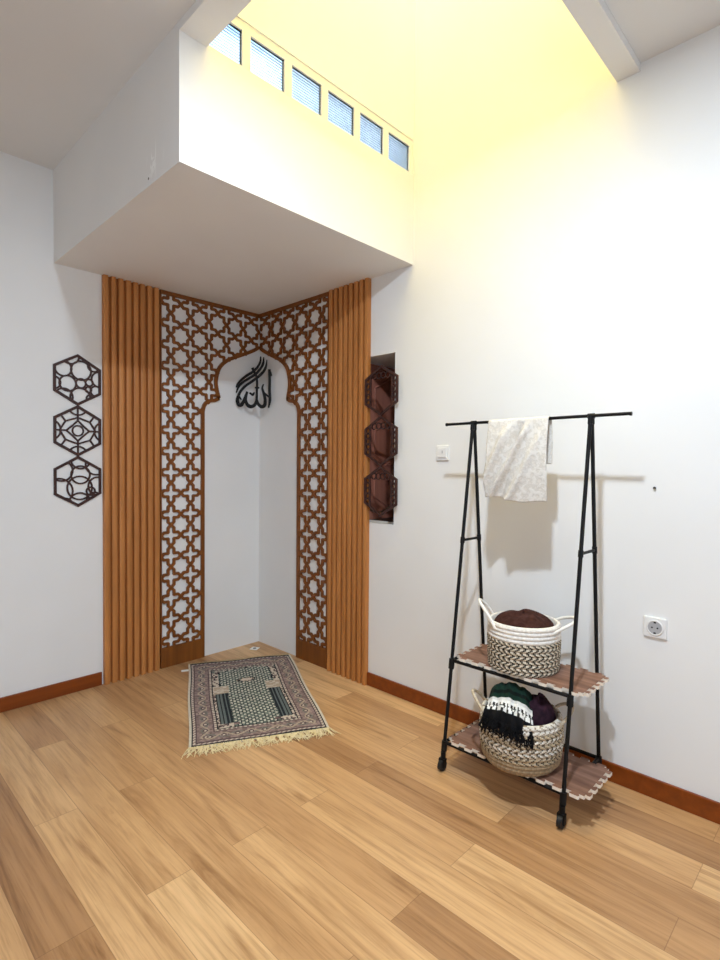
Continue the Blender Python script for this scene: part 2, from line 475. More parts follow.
# ------------------------------------------------------------------ hexagon plaques
def hexagon(fn, dc, zc, pattern, label, group, flip=1):
    RR = .1385; mb = MB(); T0, T1 = (-.0006 if fn is L else .0005), .0085
    hx = [(RR * math.sin(PI / 3 * k), RR * math.cos(PI / 3 * k)) for k in range(6)]
    apo = RR * math.cos(PI / 6)
    def inside(a, b):
        return all(a * math.sin(PI / 6 + PI / 3 * k) + b * math.cos(PI / 6 + PI / 3 * k) < apo - .006 for k in range(6))
    def put(pts, w):
        for p, q in zip(pts, pts[1:]):
            s = clip_seg(p, q, inside, 12)
            if s: bar2(mb, fn, (dc + flip * s[0][0], zc + s[0][1]), (dc + flip * s[1][0], zc + s[1][1]), w, T0, T1 - .001, w * .2)
    sc = .925
    for k in range(6):
        p, q = hx[k], hx[(k + 1) % 6]
        bar2(mb, fn, (dc + p[0] * .955, zc + p[1] * .955), (dc + q[0] * .955, zc + q[1] * .955), .0140, T0, T1, .004)
    for it in pattern:
        if it[0] == 'c':
            _, cx, cy, r, w = it
            put([(RR * (cx + r * math.cos(2 * PI * k / 28)), RR * (cy + r * math.sin(2 * PI * k / 28))) for k in range(29)], w)
        else:
            put([(RR * x_, RR * y_) for x_, y_ in it[2]], it[1])
    o = mb.build('hexagon_plaque', M['hex'], loc=fn(dc, zc, 0))
    return tag(o, label, 'wall plaque', group)
W = .0086
bubbles = [('c', a, b, r, W) for a, b, r in ((.13,.38,.37),(-.52,.40,.30),(-.36,-.17,.30),(.12,-.12,.18),(.43,-.06,.135),(.40,-.34,.11),(.68,-.38,.20),(.10,-.68,.37),(.82,.10,.30),(-.27,.93,.33),(.60,.62,.22),(-.86,-.18,.24),(-.50,-.70,.32),(.45,-.68,.12))]
flower = [('c', 0, 0, .20, .0075), ('l', W, [(-.42,0),(-.2,.2),(0,.40),(.2,.2),(.42,0),(.2,-.2),(0,-.40),(-.2,-.2),(-.42,0)]),
          ('l', W, [(-.66,0),(-.45,.36),(0,.52),(.45,.36),(.66,0),(.45,-.36),(0,-.52),(-.45,-.36),(-.66,0)]),
          ('c', 0, .98, .36, W), ('c', 0, -.98, .36, W), ('c', -1.02, 0, .40, W), ('c', 1.02, 0, .40, W)]
for sx in (-1, 1):
    for sy in (-1, 1):
        flower += [('l', W, [(sx * .64, sy * .64), (sx * .92, sy * .50)]), ('l', W, [(sx * .64, sy * .64), (sx * .45, sy * .36)]),
                   ('l', W, [(sx * .64, sy * .64), (sx * .36, sy * .90)]), ('l', W, [(0, sy * .40), (0, sy * .9)]), ('l', W, [(sx * .42, 0), (sx * .9, 0)])]
rings = [('c', a, b, r, W) for a, b, r in ((-.60,.42,.40),(.09,.26,.35),(.06,-.26,.46),(-.70,-.38,.50),(.10,.86,.36),(.68,.66,.40),(.74,-.20,.36),(.06,-.86,.40),(.47,-.40,.16),(-.50,-.95,.30),(.62,-.75,.3))]
gl = 'hexagon plaques on the wall beside the calligraphy niche'
hexagon(L, 1.198, 1.714, bubbles, 'dark hexagon plaque with bubble-like circles, topmost of three beside the wide fluted panel', gl, -1)
hexagon(L, 1.198, 1.437, flower, 'dark hexagon plaque with a ringed flower motif, middle of three beside the wide fluted panel', gl, -1)
hexagon(L, 1.198, 1.160, rings, 'dark hexagon plaque with overlapping rings, lowest of three beside the wide fluted panel', gl, -1)
beads = [('l', W, [(sx * .56, -.72), (sx * .56, .72)]) for sx in (-1, 1)]
beads += [('c', sx * .69, k * .215, .105, .007) for sx in (-1, 1) for k in range(-2, 3)]
beads += [('c', x_ * .24, .60, .12, .006) for x_ in (-1.5, -.5, .5, 1.5)]
gr = 'hexagon plaques across the slot window'
def hexr(*a): return hexagon(R, 1.184, *a)
for zc, pat, lab in ((1.672, beads, 'dark openwork hexagon plaque mounted across the upper part of the slot window'),
                     (1.394, beads, 'dark openwork hexagon plaque mounted across the middle of the slot window'),
                     (1.117, beads, 'dark openwork hexagon plaque mounted across the foot of the slot window')):
    o = hexagon(R, 1.184, zc, pat, lab, gr)
    # stands clear of the fluted panel edge
    o.location.x = -.0285
    for sz in (-1, 1):
        sp = MB(); sp.box((-.0282, -1.184 - .1385 * .85, zc + sz * .045), (.001, -1.184 - .1385 * .80, zc + sz * .055))
        sp.v = [(a + .0285, b, c) for a, b, c in sp.v]
        so_ = sp.build('spacer', M['wall'], o)
        so_['label'] = 'white spacer'

# ------------------------------------------------------------------ calligraphy, a flat black plate across the corner
def cal():
    c = -.20
    def P(X, Y):
        u = 228 + X / 13.846; v = 350 + Y / 13.846
        return (-.142 + (u - 235) * .00681, 1.993 - (v - 357) * .00677)
    def fn(s, z, t):
        k = 1 / math.sqrt(2)
        return (c / 2 + s * k - t * k, c / 2 - s * k - t * k, z)
    mb = MB()
    def stroke(pts, ws):
        pts = smooth([P(*p) for p in pts], 4); n = len(pts)
        for i in range(n - 1):
            p, q = pts[i], pts[i + 1]
            tt = (i + .5) / (n - 1); k = tt * (len(ws) - 1); j = min(int(k), len(ws) - 2)
            w = (ws[j] + (ws[j + 1] - ws[j]) * (k - j)) * .00060
            bar2(mb, fn, p, q, w, 0, .006, w * .22)
    stroke([(452,95),(447,165),(412,235),(350,300),(270,352),(190,415),(140,470),(116,520)], [10, 26, 26, 28, 28, 24, 12])
    stroke([(492,105),(488,180),(455,250),(390,328),(300,390),(215,445),(150,510),(118,595)], [10, 28, 28, 28, 28, 26, 12])
    stroke([(537,140),(525,230),(490,300),(420,370),(330,440),(240,505),(180,570),(145,640),(132,700),(150,758),(185,765),(215,720),(245,640),(268,585)], [10, 28, 30, 28, 28, 32, 40, 40, 30, 22])
    stroke([(150,640),(185,690)], [22, 16])
    stroke([(265,585),(246,690),(270,760),(320,787),(372,760),(396,700),(400,600),(402,430),(386,350),(340,255)], [24, 34, 42, 36, 28, 26, 24, 30])
    stroke([(400,690),(420,750),(465,787),(508,765),(515,690),(495,600),(475,530),(490,478)], [26, 36, 40, 34, 26, 14])
    stroke([(572,275),(576,420),(576,560),(581,690),(563,797)], [30, 30, 30, 32, 14])
    stroke([(568,285),(585,315),(602,355)], [30, 26, 12])
    stroke([(498,590),(535,625),(572,655)], [18, 22, 20])
    stroke([(378,522),(405,530),(430,522)], [16, 24, 14])
    stroke([(302,598),(325,612),(345,622),(365,590)], [18, 24, 26, 14])
    o = mb.build('calligraphy_sign', M['acrylic'], loc=fn(0, 1.8, 0))
    tag(o, 'black Arabic calligraphy sign hanging in the niche corner under the arch peak', 'sign')
cal()

# ------------------------------------------------------------------ switch, socket, nail
def plate(name, y0, y1, z0, z1, label, cat):
    t = empty(name, (0, (y0 + y1) / 2, (z0 + z1) / 2)); tag(t, label, cat)
    mb = MB(); mb.box((-.010, y0, z0), (0, y1, z1)); mb.build('plate', M['plastic'], t, bevel=.004)
    return t
t = plate('light_switch', -1.617, -1.541, 1.286, 1.362, 'white square light switch on wall beside the top of the rack', 'switch')
mb = MB(); mb.box((-.015, -1.606, 1.300), (-.009, -1.556, 1.350)); rk = mb.build('rocker', M['plastic'], t, bevel=.002)
mb = MB(); mb.box((-.0156, -1.586, 1.322), (-.0145, -1.580, 1.336)); mb.build('marker', M['greyplastic'], rk)
t = plate('wall_socket', -2.603, -2.523, .612, .690, 'white round-pin power socket on white wall beyond the rack', 'socket')
mb = MB()
pr_ = [(.030, .0105), (.0285, .0135), (.026, .0135), (.024, .0108), (.0005, .0108)]
v = []; seg = 28
for r, h in pr_:
    for k in range(seg): v.append((-h, -2.563 + r * math.cos(2*PI*k/seg), .651 + r * math.sin(2*PI*k/seg)))
f = [(i*seg+k, (i+1)*seg+k, (i+1)*seg+(k+1)%seg, i*seg+(k+1)%seg) for i in range(len(pr_)-1) for k in range(seg)]
mb.add(v, f, 0, True); mb.build('rim', M['plastic'], t)
mb = MB(); mb.cyl((-.0100, -2.563, .651), (-.0112, -2.563, .651), .0245, 28); ins = mb.build('insert', M['greyplastic'], t)
mb = MB()
for dy in (-.0095, .0095): mb.cyl((-.0105, -2.563 + dy, .651), (-.0118, -2.563 + dy, .651), .0032, 12)
mb.box((-.0118, -2.567, .628), (-.0105, -2.559, .634)); mb.box((-.0118, -2.567, .668), (-.0105, -2.559, .674)); mb.build('pin_hole', M['darkhole'], ins)
mb = MB(); mb.cyl((.01, -2.551, 1.179), (-.006, -2.551, 1.179), .0028, 10); mb.cyl((-.006, -2.551, 1.179), (-.0075, -2.551, 1.179), .0055, 12)
tag(mb.build('nail', M['steel'], loc=(0, -2.551, 1.179)), 'small dark nail in the white wall above the socket', 'nail')

# ------------------------------------------------------------------ prayer rug
def rug():
    A = Vector((-.588, -.083, 0)); u = Vector((.882, -.471, 0)).normalized(); v = Vector((u.y, -u.x, 0)) * 1.0
    if v.y > 0: v = -v
    Wd, Ln, Th = .640, 1.045, .008
    root = empty('prayer_rug', A + u * Wd / 2 + v * Ln / 2)
    tag(root, 'fringed green and mauve patterned prayer rug on the floor before the arch', 'rug')
    NU, NV = 112, 176
    cream, mauve, mdark = (.62, .54, .44), (.285, .205, .185), (.115, .075, .08)
    teal, teal2, navy, tan = (.235, .275, .235), (.12, .155, .135), (.020, .024, .030), (.46, .37, .28)
    def rnd(i, j, s=0):
        h = (i * 374761393 + j * 668265263 + s * 974711) & 0xffffffff
        h = ((h ^ (h >> 13)) * 1274126177) & 0xffffffff
        return ((h ^ (h >> 16)) & 0xffff) / 65535
    def colr(i, j):
        a = (i + .5) / NU * Wd; b = (j + .5) / NV * Ln
        ea = min(a, Wd - a); eb = min(b, Ln - b); ed = min(ea, eb * .92)
        if ea < .013: return (.66, .60, .48)
        if ed < .018: return navy
        if ed < .030: return mauve if (int((a + b) / .012) % 2) else cream
        if ed < .037: return mdark
        if ed < .108:
            # floral main border
            s = b if ea < eb * .92 else a
            ph = (s / .062) % 1.0; q = (ed - .0725) / .0355
            w = math.sin(2 * PI * s / .124) * .45
            r = math.hypot((ph - .5) * 1.7, q)
            if r < .18: return cream
            if r < .36: return mdark
            if abs(q - w) < .16: return tan
            if abs(q + w) < .12: return (.20, .20, .17)
            return tuple(c * (.62 + .7 * rnd(i // 2, j // 2)) for c in mauve)
        if ed < .114: return mdark
        if ed < .128: return cream if (int((b if ea < eb * .92 else a) / .011) % 2) else mauve
        if ed < .133: return navy
        # inner field, b small = mihrab end
        ca = a - Wd / 2; fa = Wd / 2 - .133; side = abs(ca)
        if .40 < b < .50 and side > fa - .085: return tan if rnd(i // 3, j // 2) < .7 else cream
        if .50 <= b < .86 and fa - .072 < side < fa - .008:
            st = (side - (fa - .072)) / .064
            return navy if int(st * 7) % 2 == 0 else (.14, .165, .16)
        if .50 <= b < .90 and side >= fa - .072: return cream if rnd(i // 2, j // 2) > .55 else (mauve if rnd(i, j) > .4 else navy)
        if .86 <= b < .885 and side > fa - .10: return mdark if rnd(i // 2, j) > .35 else mauve
        head = .150 + .05 * (side / fa) ** 2.5 + .012 * abs(math.sin(side / fa * 9))
        if b < .42:
            if b < head - .010: return mauve if rnd(i // 2, j // 2) > .5 else (cream if rnd(i, j) > .55 else teal2)
            if b < head: return navy if rnd(i // 2, j) > .3 else cream
            if side > fa - .034: return cream if rnd(i // 2, j // 3) > .5 else (navy if rnd(i, j) > .5 else mauve)
            if abs(side - fa + .040) < .006: return navy if rnd(i, j // 2) > .35 else teal
        r = math.hypot(ca / .055, (b - .345) / .030)
        if r < .6: return cream
        if r < 1: return navy if rnd(i, j // 2) > .3 else tan
        # diamond net of small cream blossoms
        P_ = .034
        x_ = ca / P_; y_ = b / P_
        k = math.floor(y_ * 2); fx = (x_ + (.5 if k % 2 else 0)) % 1 - .5; fy = (y_ * 2) % 1 - .5
        rr = math.hypot(fx, fy * .5)
        if rr < .21: return (.62, .60, .50)
        if rr < .30: return teal2 if rnd(i, j) > .25 else navy
        if abs(abs(fx) + abs(fy) * .5 - .42) < .07: return navy
        return tuple(c * (.85 + .3 * rnd(i, j)) for c in teal)
    mb = MB()
    def zz(s, t): return Th + .0018 * math.sin(s * 17 + t * 5) * min(1, min(s, Wd - s) * 12)
    vs = []; fs = []; cs = []
    for j in range(NV + 1):
        for i in range(NU + 1):
            s = i / NU * Wd; t = j / NV * Ln
            wob = .003 * math.sin(t * 9) 
            p = A + u * (s + wob) + v * (t + .003 * math.sin(s * 11))
            vs.append((p.x, p.y, zz(s, t)))
    for j in range(NV):
        for i in range(NU):
            a = j * (NU + 1) + i
            fs.append((a, a + NU + 1, a + NU + 2, a + 1)); cs.append(colr(i, j))
    mb.add(vs, fs, 0, True, cs)
    # skirt + underside
    ring = [i for i in range(NU + 1)] + [j * (NU + 1) + NU for j in range(1, NV + 1)] + [NV * (NU + 1) + i for i in range(NU - 1, -1, -1)] + [j * (NU + 1) for j in range(NV - 1, 0, -1)]
    top = [vs[k] for k in ring]; bot = [(x_, y_, .0006) for x_, y_, _ in top]; n = len(ring)
    mb.add(top + bot, [(k, (k + 1) % n, n + (k + 1) % n, n + k) for k in range(n)] + [tuple(range(n, 2 * n))], 0, False, [(.62, .56, .44)] * n + [(.4, .35, .28)])
    mb.build('pile', M['rugpile'], root, color=True)
    # fringes
    mb = MB(); rg = random.Random(3)
    for k in range(190):
        s = (k + rg.random()) / 190 * Wd
        p = A + u * (s + .003 * math.sin(Ln * 9)) + v * (Ln - .003); ln = .05 + .032 * rg.random(); an = rg.gauss(0, .32)
        d = (v * math.cos(an) + u * math.sin(an)); cu = rg.gauss(0, .55); pts = []
        for m_ in range(5):
            f_ = m_ / 4
            d2 = d + u * cu * f_
            q = p + d2.normalized() * ln * f_
            pts.append((q.x, q.y, max(.0022, .006 * (1 - f_) + .005 * math.sin(PI * f_) * rg.random() + .0022)))
        mb.tube(pts, [.0024, .0024, .0022, .0019, .0012], 5)
    o = mb.build('fringe', M['fringe'], root); o['kind'] = 'stuff'
    mb = MB()
    for k in range(150):
        s = (k + rg.random()) / 150 * Wd
        p = A + u * s + v * .003; ln = .030 + .018 * rg.random(); an = rg.gauss(-.25, .25)
        d = (-v * math.cos(an) + u * math.sin(an)); q = p + d * ln
        q.x = min(q.x, -.006); q.y = min(q.y, -.018)
        mb.tube([(p.x, p.y, .006), ((p.x + q.x) / 2, (p.y + q.y) / 2, .006), (q.x, q.y, .0022)], [.0026, .0024, .0016], 5)
    o = mb.build('fringe', M['fringetan'], root); o['kind'] = 'stuff'
rug()

# small white slips on the floor
def slip(name, c, w, h, ang, label, mark=False):
    t = empty(name, (c[0], c[1], 0)); tag(t, label, 'paper tag')
    ca, sa = math.cos(ang), math.sin(ang)
    def q(a, b, z): return (c[0] + a * ca - b * sa, c[1] + a * sa + b * ca, z)
    mb = MB(); mb.prism([(-w, -h), (w, -h), (w, h), (-w, h)], q, .0008, .0035); mb.build('sheet', M['paper'], t)
    if mark:
        mb = MB(); mb.prism([(.012 * math.cos(k * PI / 6), .012 * math.sin(k * PI / 6)) for k in range(12)], q, .0034, .0040); mb.build('printed_mark', M['darkhole'], t)
slip('paper_tag', (-.112, -.112), .026, .026, .5, 'small white paper tag with a dark dot on the floor in the niche corner', True)
slip('paper_tag', (-.640, -.150), .026, .012, -.45, 'small blank white paper tag sticking out beside the mauve edge of the rug')

# ------------------------------------------------------------------ garment rack
YL, YR = -1.889, -2.391
ZBAR = 1.445
XB = -.215
def fx(z): return -.414 + (.414 - .221) * (z - .05) / (ZBAR - .05)
def bx_(z): return -.072 - (.209 - .072) * (z - .05) / (ZBAR - .05)
rack = empty('garment_rack', (-.25, (YL + YR) / 2, 0))
tag(rack, 'black metal A-frame clothes rack on casters with two shelves against the white wall', 'clothes rack')
mb = MB(); mb.cyl((XB, -1.747, ZBAR), (XB, -2.529, ZBAR + .001), .0062, 12); mb.cyl((XB, -1.745, ZBAR), (XB, -1.752, ZBAR), .0072, 12); mb.cyl((XB, -2.524, ZBAR), (XB, -2.531, ZBAR), .0072, 12)
mb.build('top_bar', M['black'], rack)
for y in (YL, YR):
    for fnx in (fx, bx_):
        mb = MB(); mb.cyl((fnx(.05), y, .05), (fnx(ZBAR - .006), y, ZBAR - .006), .0073, 12)
        mb.build('leg', M['black'], rack)
    mb = MB(); mb.cyl((fx(.942), y, .942), (bx_(.942), y, .942), .0055, 10)
    for fnx in (fx, bx_): mb.cyl((fnx(.93), y, .93), (fnx(.955), y, .955), .0095, 12)
    mb.build('cross_brace', M['black'], rack)
    mb = MB(); mb.cyl((XB, y - .012, ZBAR), (XB, y + .012, ZBAR), .010, 12); mb.cyl((-.221, y, ZBAR), (-.224, y, ZBAR - .03), .0095, 12); mb.cyl((-.209, y, ZBAR), (-.207, y, ZBAR - .03), .0095, 12)
    mb.build('joint', M['black'], rack)
ZU, ZD = .443, .112
for z in (ZU, ZD):
    for fnx in (fx, bx_):
        mb = MB(); mb.cyl((fnx(z), YL, z), (fnx(z), YR, z), .0072, 10)
        for y in (YL, YR): mb.cyl((fnx(z - .034), y, z - .034), (fnx(z + .0065), y, z + .0065), .0118, 12)
        mb.build('shelf_rail', M['black'], rack)
    for y in (YL, YR):
        mb = MB(); mb.cyl((fx(z), y, z), (bx_(z), y, z), .0065, 10); mb.build('shelf_rail', M['black'], rack)
for y in (YL, YR):
    for fnx in (fx, bx_):
        x = fnx(.05)
        mb = MB(); mb.cyl((x, y, .050), (x, y, .075), .0105, 12); mb.cyl((x, y, .040), (x, y, .055), .0085, 12)
        for sy in (-1, 1): mb.box((x - .014, y + sy * .0105, .014), (x + .004, y + sy * .0135, .048))
        mb.box((x - .012, y - .0135, .044), (x + .006, y + .0135, .050))
        cs = mb.build('caster', M['black'], rack)
        mb = MB(); mb.cyl((x - .008, y - .0085, .0225), (x - .008, y + .0085, .0225), .0220, 24); mb.cyl((x - .008, y - .0098, .0225), (x - .008, y + .0098, .0225), .012, 18)
        mb.build('wheel', M['rubber'], cs, bevel=.002)

# jigsaw foam mats
def jig_edge(p, q, n, depth, first, phase=0.0):
    """points from p to q with n dovetail tabs pointing to the outside (right of travel)"""
    dx, dy = q[0] - p[0], q[1] - p[1]; l = math.hypot(dx, dy); ux, uy = dx / l, dy / l; nx, ny = uy, -ux
    out = []; pitch = l / n
    for k in range(n):
        c = (k + .5 + phase) * pitch; w0 = pitch * .20; w1 = pitch * .29
        for t, d in ((c - w0, 0), (c - w1, depth * .55), (c - w1 * .85, depth), (c + w1 * .85, depth), (c + w1, depth * .55), (c + w0, 0)):
            out.append((p[0] + ux * t + nx * d, p[1] + uy * t + ny * d))
    return [p] + out
def foam_mat(z, x0, x1, y0, y1, label, ph):
    c = [(x0, y0), (x1, y0), (x1, y1), (x0, y1)]    # ccw
    d = .0155
    pts = jig_edge(c[0], c[1], 5, d, 0) + jig_edge(c[1], c[2], 9, d, 0, ph) + jig_edge(c[2], c[3], 5, d, 0) + jig_edge(c[3], c[0], 9, d, 0, -ph)
    mb = MB(); mb.prism(pts, lambda a, b, t: (a, b, t), z, z + .012, 0, 1)
    mb.m[0] = 1
    o = mb.build('foam_mat', [M['mattop'], M['foamside']], loc=((x0 + x1) / 2, (y0 + y1) / 2, z))
    return tag(o, label, 'foam mat', 'jigsaw foam mats used as shelves')
ZMU, ZML = ZU + .0074, ZD + .0074
foam_mat(ZMU, fx(.465) + .009, bx_(.465) - .014, -2.430, -1.914, 'brown wood-print jigsaw foam mat forming the upper rack shelf under the white-rimmed basket', .0)
foam_mat(ZML, fx(.125) + .004, -.166, -2.460, -1.914, 'brown wood-print jigsaw foam mat forming the lower rack shelf near the floor', .0)

# ------------------------------------------------------------------ baskets
def woven_wall(mb, c, zrows, rfun, colrow, rowh, seg=150):
    """stack of rope rows, each a bulging ring; colour by row and angle"""
    for rI in range(zrows):
        za = rI * rowh; steps = 5; prof = []
        for k in range(steps + 1):
            t = k / steps
            prof.append((rfun(za + t * rowh) + .0042 * math.sin(PI * t), za + t * rowh))
        mb.lathe(prof, c, seg, 0, True, lambda i, k, rI=rI: colrow(rI, (i + .5) / steps, k))
def basket(c, rfun, hgt, rows, colrow, label, handles, mathandle, tilt=0):
    root = empty('basket', c); tag(root, label, 'basket', 'rope baskets on the rack')
    mb = MB(); rowh = hgt / rows
    woven_wall(mb, c, rows, rfun, colrow, rowh)
    # inside wall and floor
    prof = [(rfun(hgt), hgt), (rfun(hgt) - .006, hgt + .003), (rfun(hgt) - .012, hgt)] + [(rfun(hgt * t) - .012, max(.008, hgt * t)) for t in (.8, .6, .4, .2, .05)] + [(.001, .008)]
    mb.lathe(prof, c, 60, 0, True, lambda i, k: colrow(rows - 1, .5, k))
    mb.lathe([(.001, .0), (rfun(0) - .004, .0), (rfun(0), .003)], c, 60, 0, True, lambda i, k: colrow(0, .5, k))
    mb.v = [(x_, y_, z_ + tilt * max(0, (z_ - c[2]) / hgt) ** 2 * (.5 + .5 * ((x_ - c[0]) * .89 + (y_ - c[1]) * .45) / .14)) for x_, y_, z_ in mb.v]
    mb.build('woven_body', M['tint'], root, color=True)
    for pts, r in handles:
        hb = MB(); hb.tube(smooth(pts, 5), r, 10); hb.build('handle', mathandle, root)
    return root
RW = random.Random(11)
def dir_(deg): return Vector((math.cos(math.radians(deg)), math.sin(math.radians(deg)), 0))
# upper one: white rope band over a black/cream chevron weave
cu = Vector((-.247, -2.152, ZMU + .0125))
def r_up(z): return .133 + .005 * math.sin(PI * min(1, max(0, z / .18)) * .8)
def col_up(row, t, k):
    if row >= 8: return (.80, .76, .70)
    ph = (k / 150 * 38 + (t * .95 if row % 2 else -t * .95)) % 1.0
    if ph < .42: return (.035, .028, .022)
    return (.66, .58, .45) if ph < .9 else (.38, .31, .22)
th = 27 + 180   # view direction from basket towards camera is about 207 deg
def handle_pts(c, hgt, rf, deg, half, out, up):
    pts = []
    for k in range(9):
        t = k / 8; a = deg - half + 2 * half * t; b = math.sin(PI * t)
        d = dir_(a); pts.append(tuple(c + d * (rf(hgt) + .002 + out * b) + Vector((0, 0, hgt - .022 + (up + .022) * b ** .8))))
    return pts
hu = .184
up_b = basket(cu, r_up, hu, 12, col_up, 'round rope basket with white top band and black-and-cream chevron weave, on the upper shelf',
    [(handle_pts(cu, hu, r_up, 121, 36, .036, .066), .0062), (handle_pts(cu, hu, r_up, 297, 36, .056, .018), .0062)], M['rope_white'], -.004)
# lower one: natural seagrass with white chevron rows
cl = Vector((-.334, -2.190, ZML + .0125))
def r_lo(z):
    t = max(0, min(1, z / .19)); return .122 + .030 * math.sin(PI * (.12 + .62 * t)) ** .8 - (.0 if t > .12 else .012 * (1 - t / .12))
def col_lo(row, t, k):
    if row < 3: return tuple(q * (.8 + .4 * ((k * 7 + row * 13) % 10) / 10) for q in (.36, .26, .155))
    ph = (k / 150 * 40 + (t if row % 2 else -t)) % 1.0
    if row >= 10: return (.72, .68, .60) if ph < .75 else (.30, .24, .17)
    white = row in (5, 6, 8)
    if ph < .32: return (.10, .075, .05)
    if ph < .7: return (.76, .72, .64) if white else (.45, .35, .22)
    return (.55, .46, .33)
hl = .192
lo_b = basket(cl, r_lo, hl, 12, col_lo, 'round natural seagrass basket with white woven rows, on the lower shelf',
    [(handle_pts(cl, hl, r_lo, 122, 32, .034, .052), .0058), (handle_pts(cl, hl, r_lo, 302, 32, .040, .030), .0058)],
    cloth_mat('seagrass_handle', (.42, .34, .24), (.60, .52, .40), 80))

# contents
def mound(name, c, rx, ry, h, m, label, cat, seed, rot=0, amp=.18):
    rg = random.Random(seed); NA, NR = 48, 14; mb = MB(); vs = []
    phs = [(rg.uniform(2, 6), rg.uniform(0, 6.28), rg.uniform(2, 9)) for _ in range(5)]
    for i in range(NR + 1):
        r = i / NR
        for k in range(NA):
            a = 2 * PI * k / NA
            w = sum(math.sin(round(f_) * a + p_ + r * g_) for f_, p_, g_ in phs) / 5
            z = h * math.sqrt(max(0, 1 - r ** 2.4)) * (1 + amp * 1.6 * w) 
            x_ = rx * r * math.cos(a); y_ = ry * r * math.sin(a)
            vs.append((c[0] + x_ * math.cos(rot) - y_ * math.sin(rot), c[1] + x_ * math.sin(rot) + y_ * math.cos(rot), c[2] + z))
    fs = [(i*NA+k, (i+1)*NA+k, (i+1)*NA+(k+1)%NA, i*NA+(k+1)%NA) for i in range(NR) for k in range(NA)]
    n0 = len(vs)
    vs += [(x_, y_, c[2] - .03) for x_, y_, _ in vs[NR*NA:(NR+1)*NA]]
    fs += [(NR*NA+k, n0+k, n0+(k+1)%NA, NR*NA+(k+1)%NA) for k in range(NA)]
    fs.append(tuple(n0 + k for k in range(NA - 1, -1, -1)))
    mb.add(vs, fs, 0, True)
    return tag(mb.build(name, m, loc=c), label, cat)
mound('folded_cloth', cu + Vector((0, 0, .148)), .121, .121, .066, M['browncloth'], 'dark brown cloth heaped inside the white-rimmed basket on the upper shelf', 'cloth', 4, .4, .10)
dcam = Vector((-.89, -.45, 0)); dside = Vector((.45, -.89, 0))    # towards the viewer / along picture to the right
mound('folded_garment', cl + dside * .062 + Vector((0, 0, .150)), .075, .070, .098, M['purplecloth'], 'dark plum cloth bundle stuffed beside the fringed shawl in the lower basket', 'garment', 9, .4)

def shawl():
    c = cl + Vector((.010, -.002, hl + .016))
    root = empty('shawl', c + Vector((0, 0, -.03))); tag(root, 'dark green shawl with white band and black fringe hanging over the lower basket rim', 'shawl')
    # grid: s along the width (-1..1, picture direction), t from behind the heap to the hanging edge
    NS, NT = 44, 54; mb = MB(); vs = []
    prof = [(-.075, .005), (-.055, .045), (-.015, .072), (.030, .072), (.072, .052), (.110, .036), (.140, .026), (.158, .008), (.164, -.012), (.167, -.030)]
    pr2 = smooth(prof, 6); m = len(pr2) - 1
    def P(s, t):
        k = t * m; i = min(int(k), m - 1); f_ = k - i
        q = [pr2[i][j] + (pr2[i + 1][j] - pr2[i][j]) * f_ for j in (0, 1)]
        lat = s * (.066 + .030 * t) - .036 - .020 * t
        drop = -.016 * (s + .2) * t - .035 * s * s * (1 - .3 * t)
        rip = .0055 * math.sin(s * 9 + t * 6) + .004 * math.sin(s * 17 - t * 9)
        out = q[0] - .055 * (s * .9 - .25) ** 2 * t
        return c + dcam * (out + rip * (.3 + t)) + dside * lat + Vector((0, 0, q[1] + drop + rip * .7))
    cols = []; fs = []
    for j in range(NT + 1):
        for i in range(NS + 1): vs.append(P(i / NS * 2 - 1, j / NT))
    for j in range(NT):
        t = (j + .5) / NT
        for i in range(NS):
            s = (i + .5) / NS
            if t < .47: cc = (.008, .028, .019) if (int(t * 22) % 4) else (.004, .008, .007)
            elif t < .50: cc = (.62, .62, .62)
            elif t < .545: cc = (.78, .78, .77)
            elif t < .63:
                q = (s * 13) % 1
                cc = (.02, .02, .02) if (q < .28 or (q < .6 and .57 < t < .60) or (q > .8 and t < .585)) else (.78, .78, .77)
            elif t < .68: cc = (.78, .78, .77) if (int(s * 26) % 3) else (.03, .03, .03)
            else: cc = (.005, .005, .006)
            a = j * (NS + 1) + i; fs.append((a, a + NS + 1, a + NS + 2, a + 1)); cols.append(cc)
    mb.add(vs, fs, 0, True, cols)
    o = mb.build('woven_cloth', M['tint'], root, color=True)
    so = o.modifiers.new('thick', 'SOLIDIFY'); so.thickness = .003; so.offset = 0
    mb = MB(); rg = random.Random(5)
    for k in range(95):
        s = -1 + 2 * (k + rg.random()) / 95
        for tt in (.86, .99):
            p = P(s, tt) + dcam * .002; ln = .014 + .020 * rg.random() + (.010 if k % 9 < 4 else 0)
            q = p + Vector((rg.gauss(0, .004), rg.gauss(0, .004), -ln * .5)) + dcam * .004
            e = p + Vector((rg.gauss(0, .007), rg.gauss(0, .007), -ln)) + dcam * .002
            mb.tube([tuple(p), tuple(q), tuple(e)], [.0021, .002, .0012], 5)
    o = mb.build('fringe', M['blackwool'], root); o['kind'] = 'stuff'
shawl()

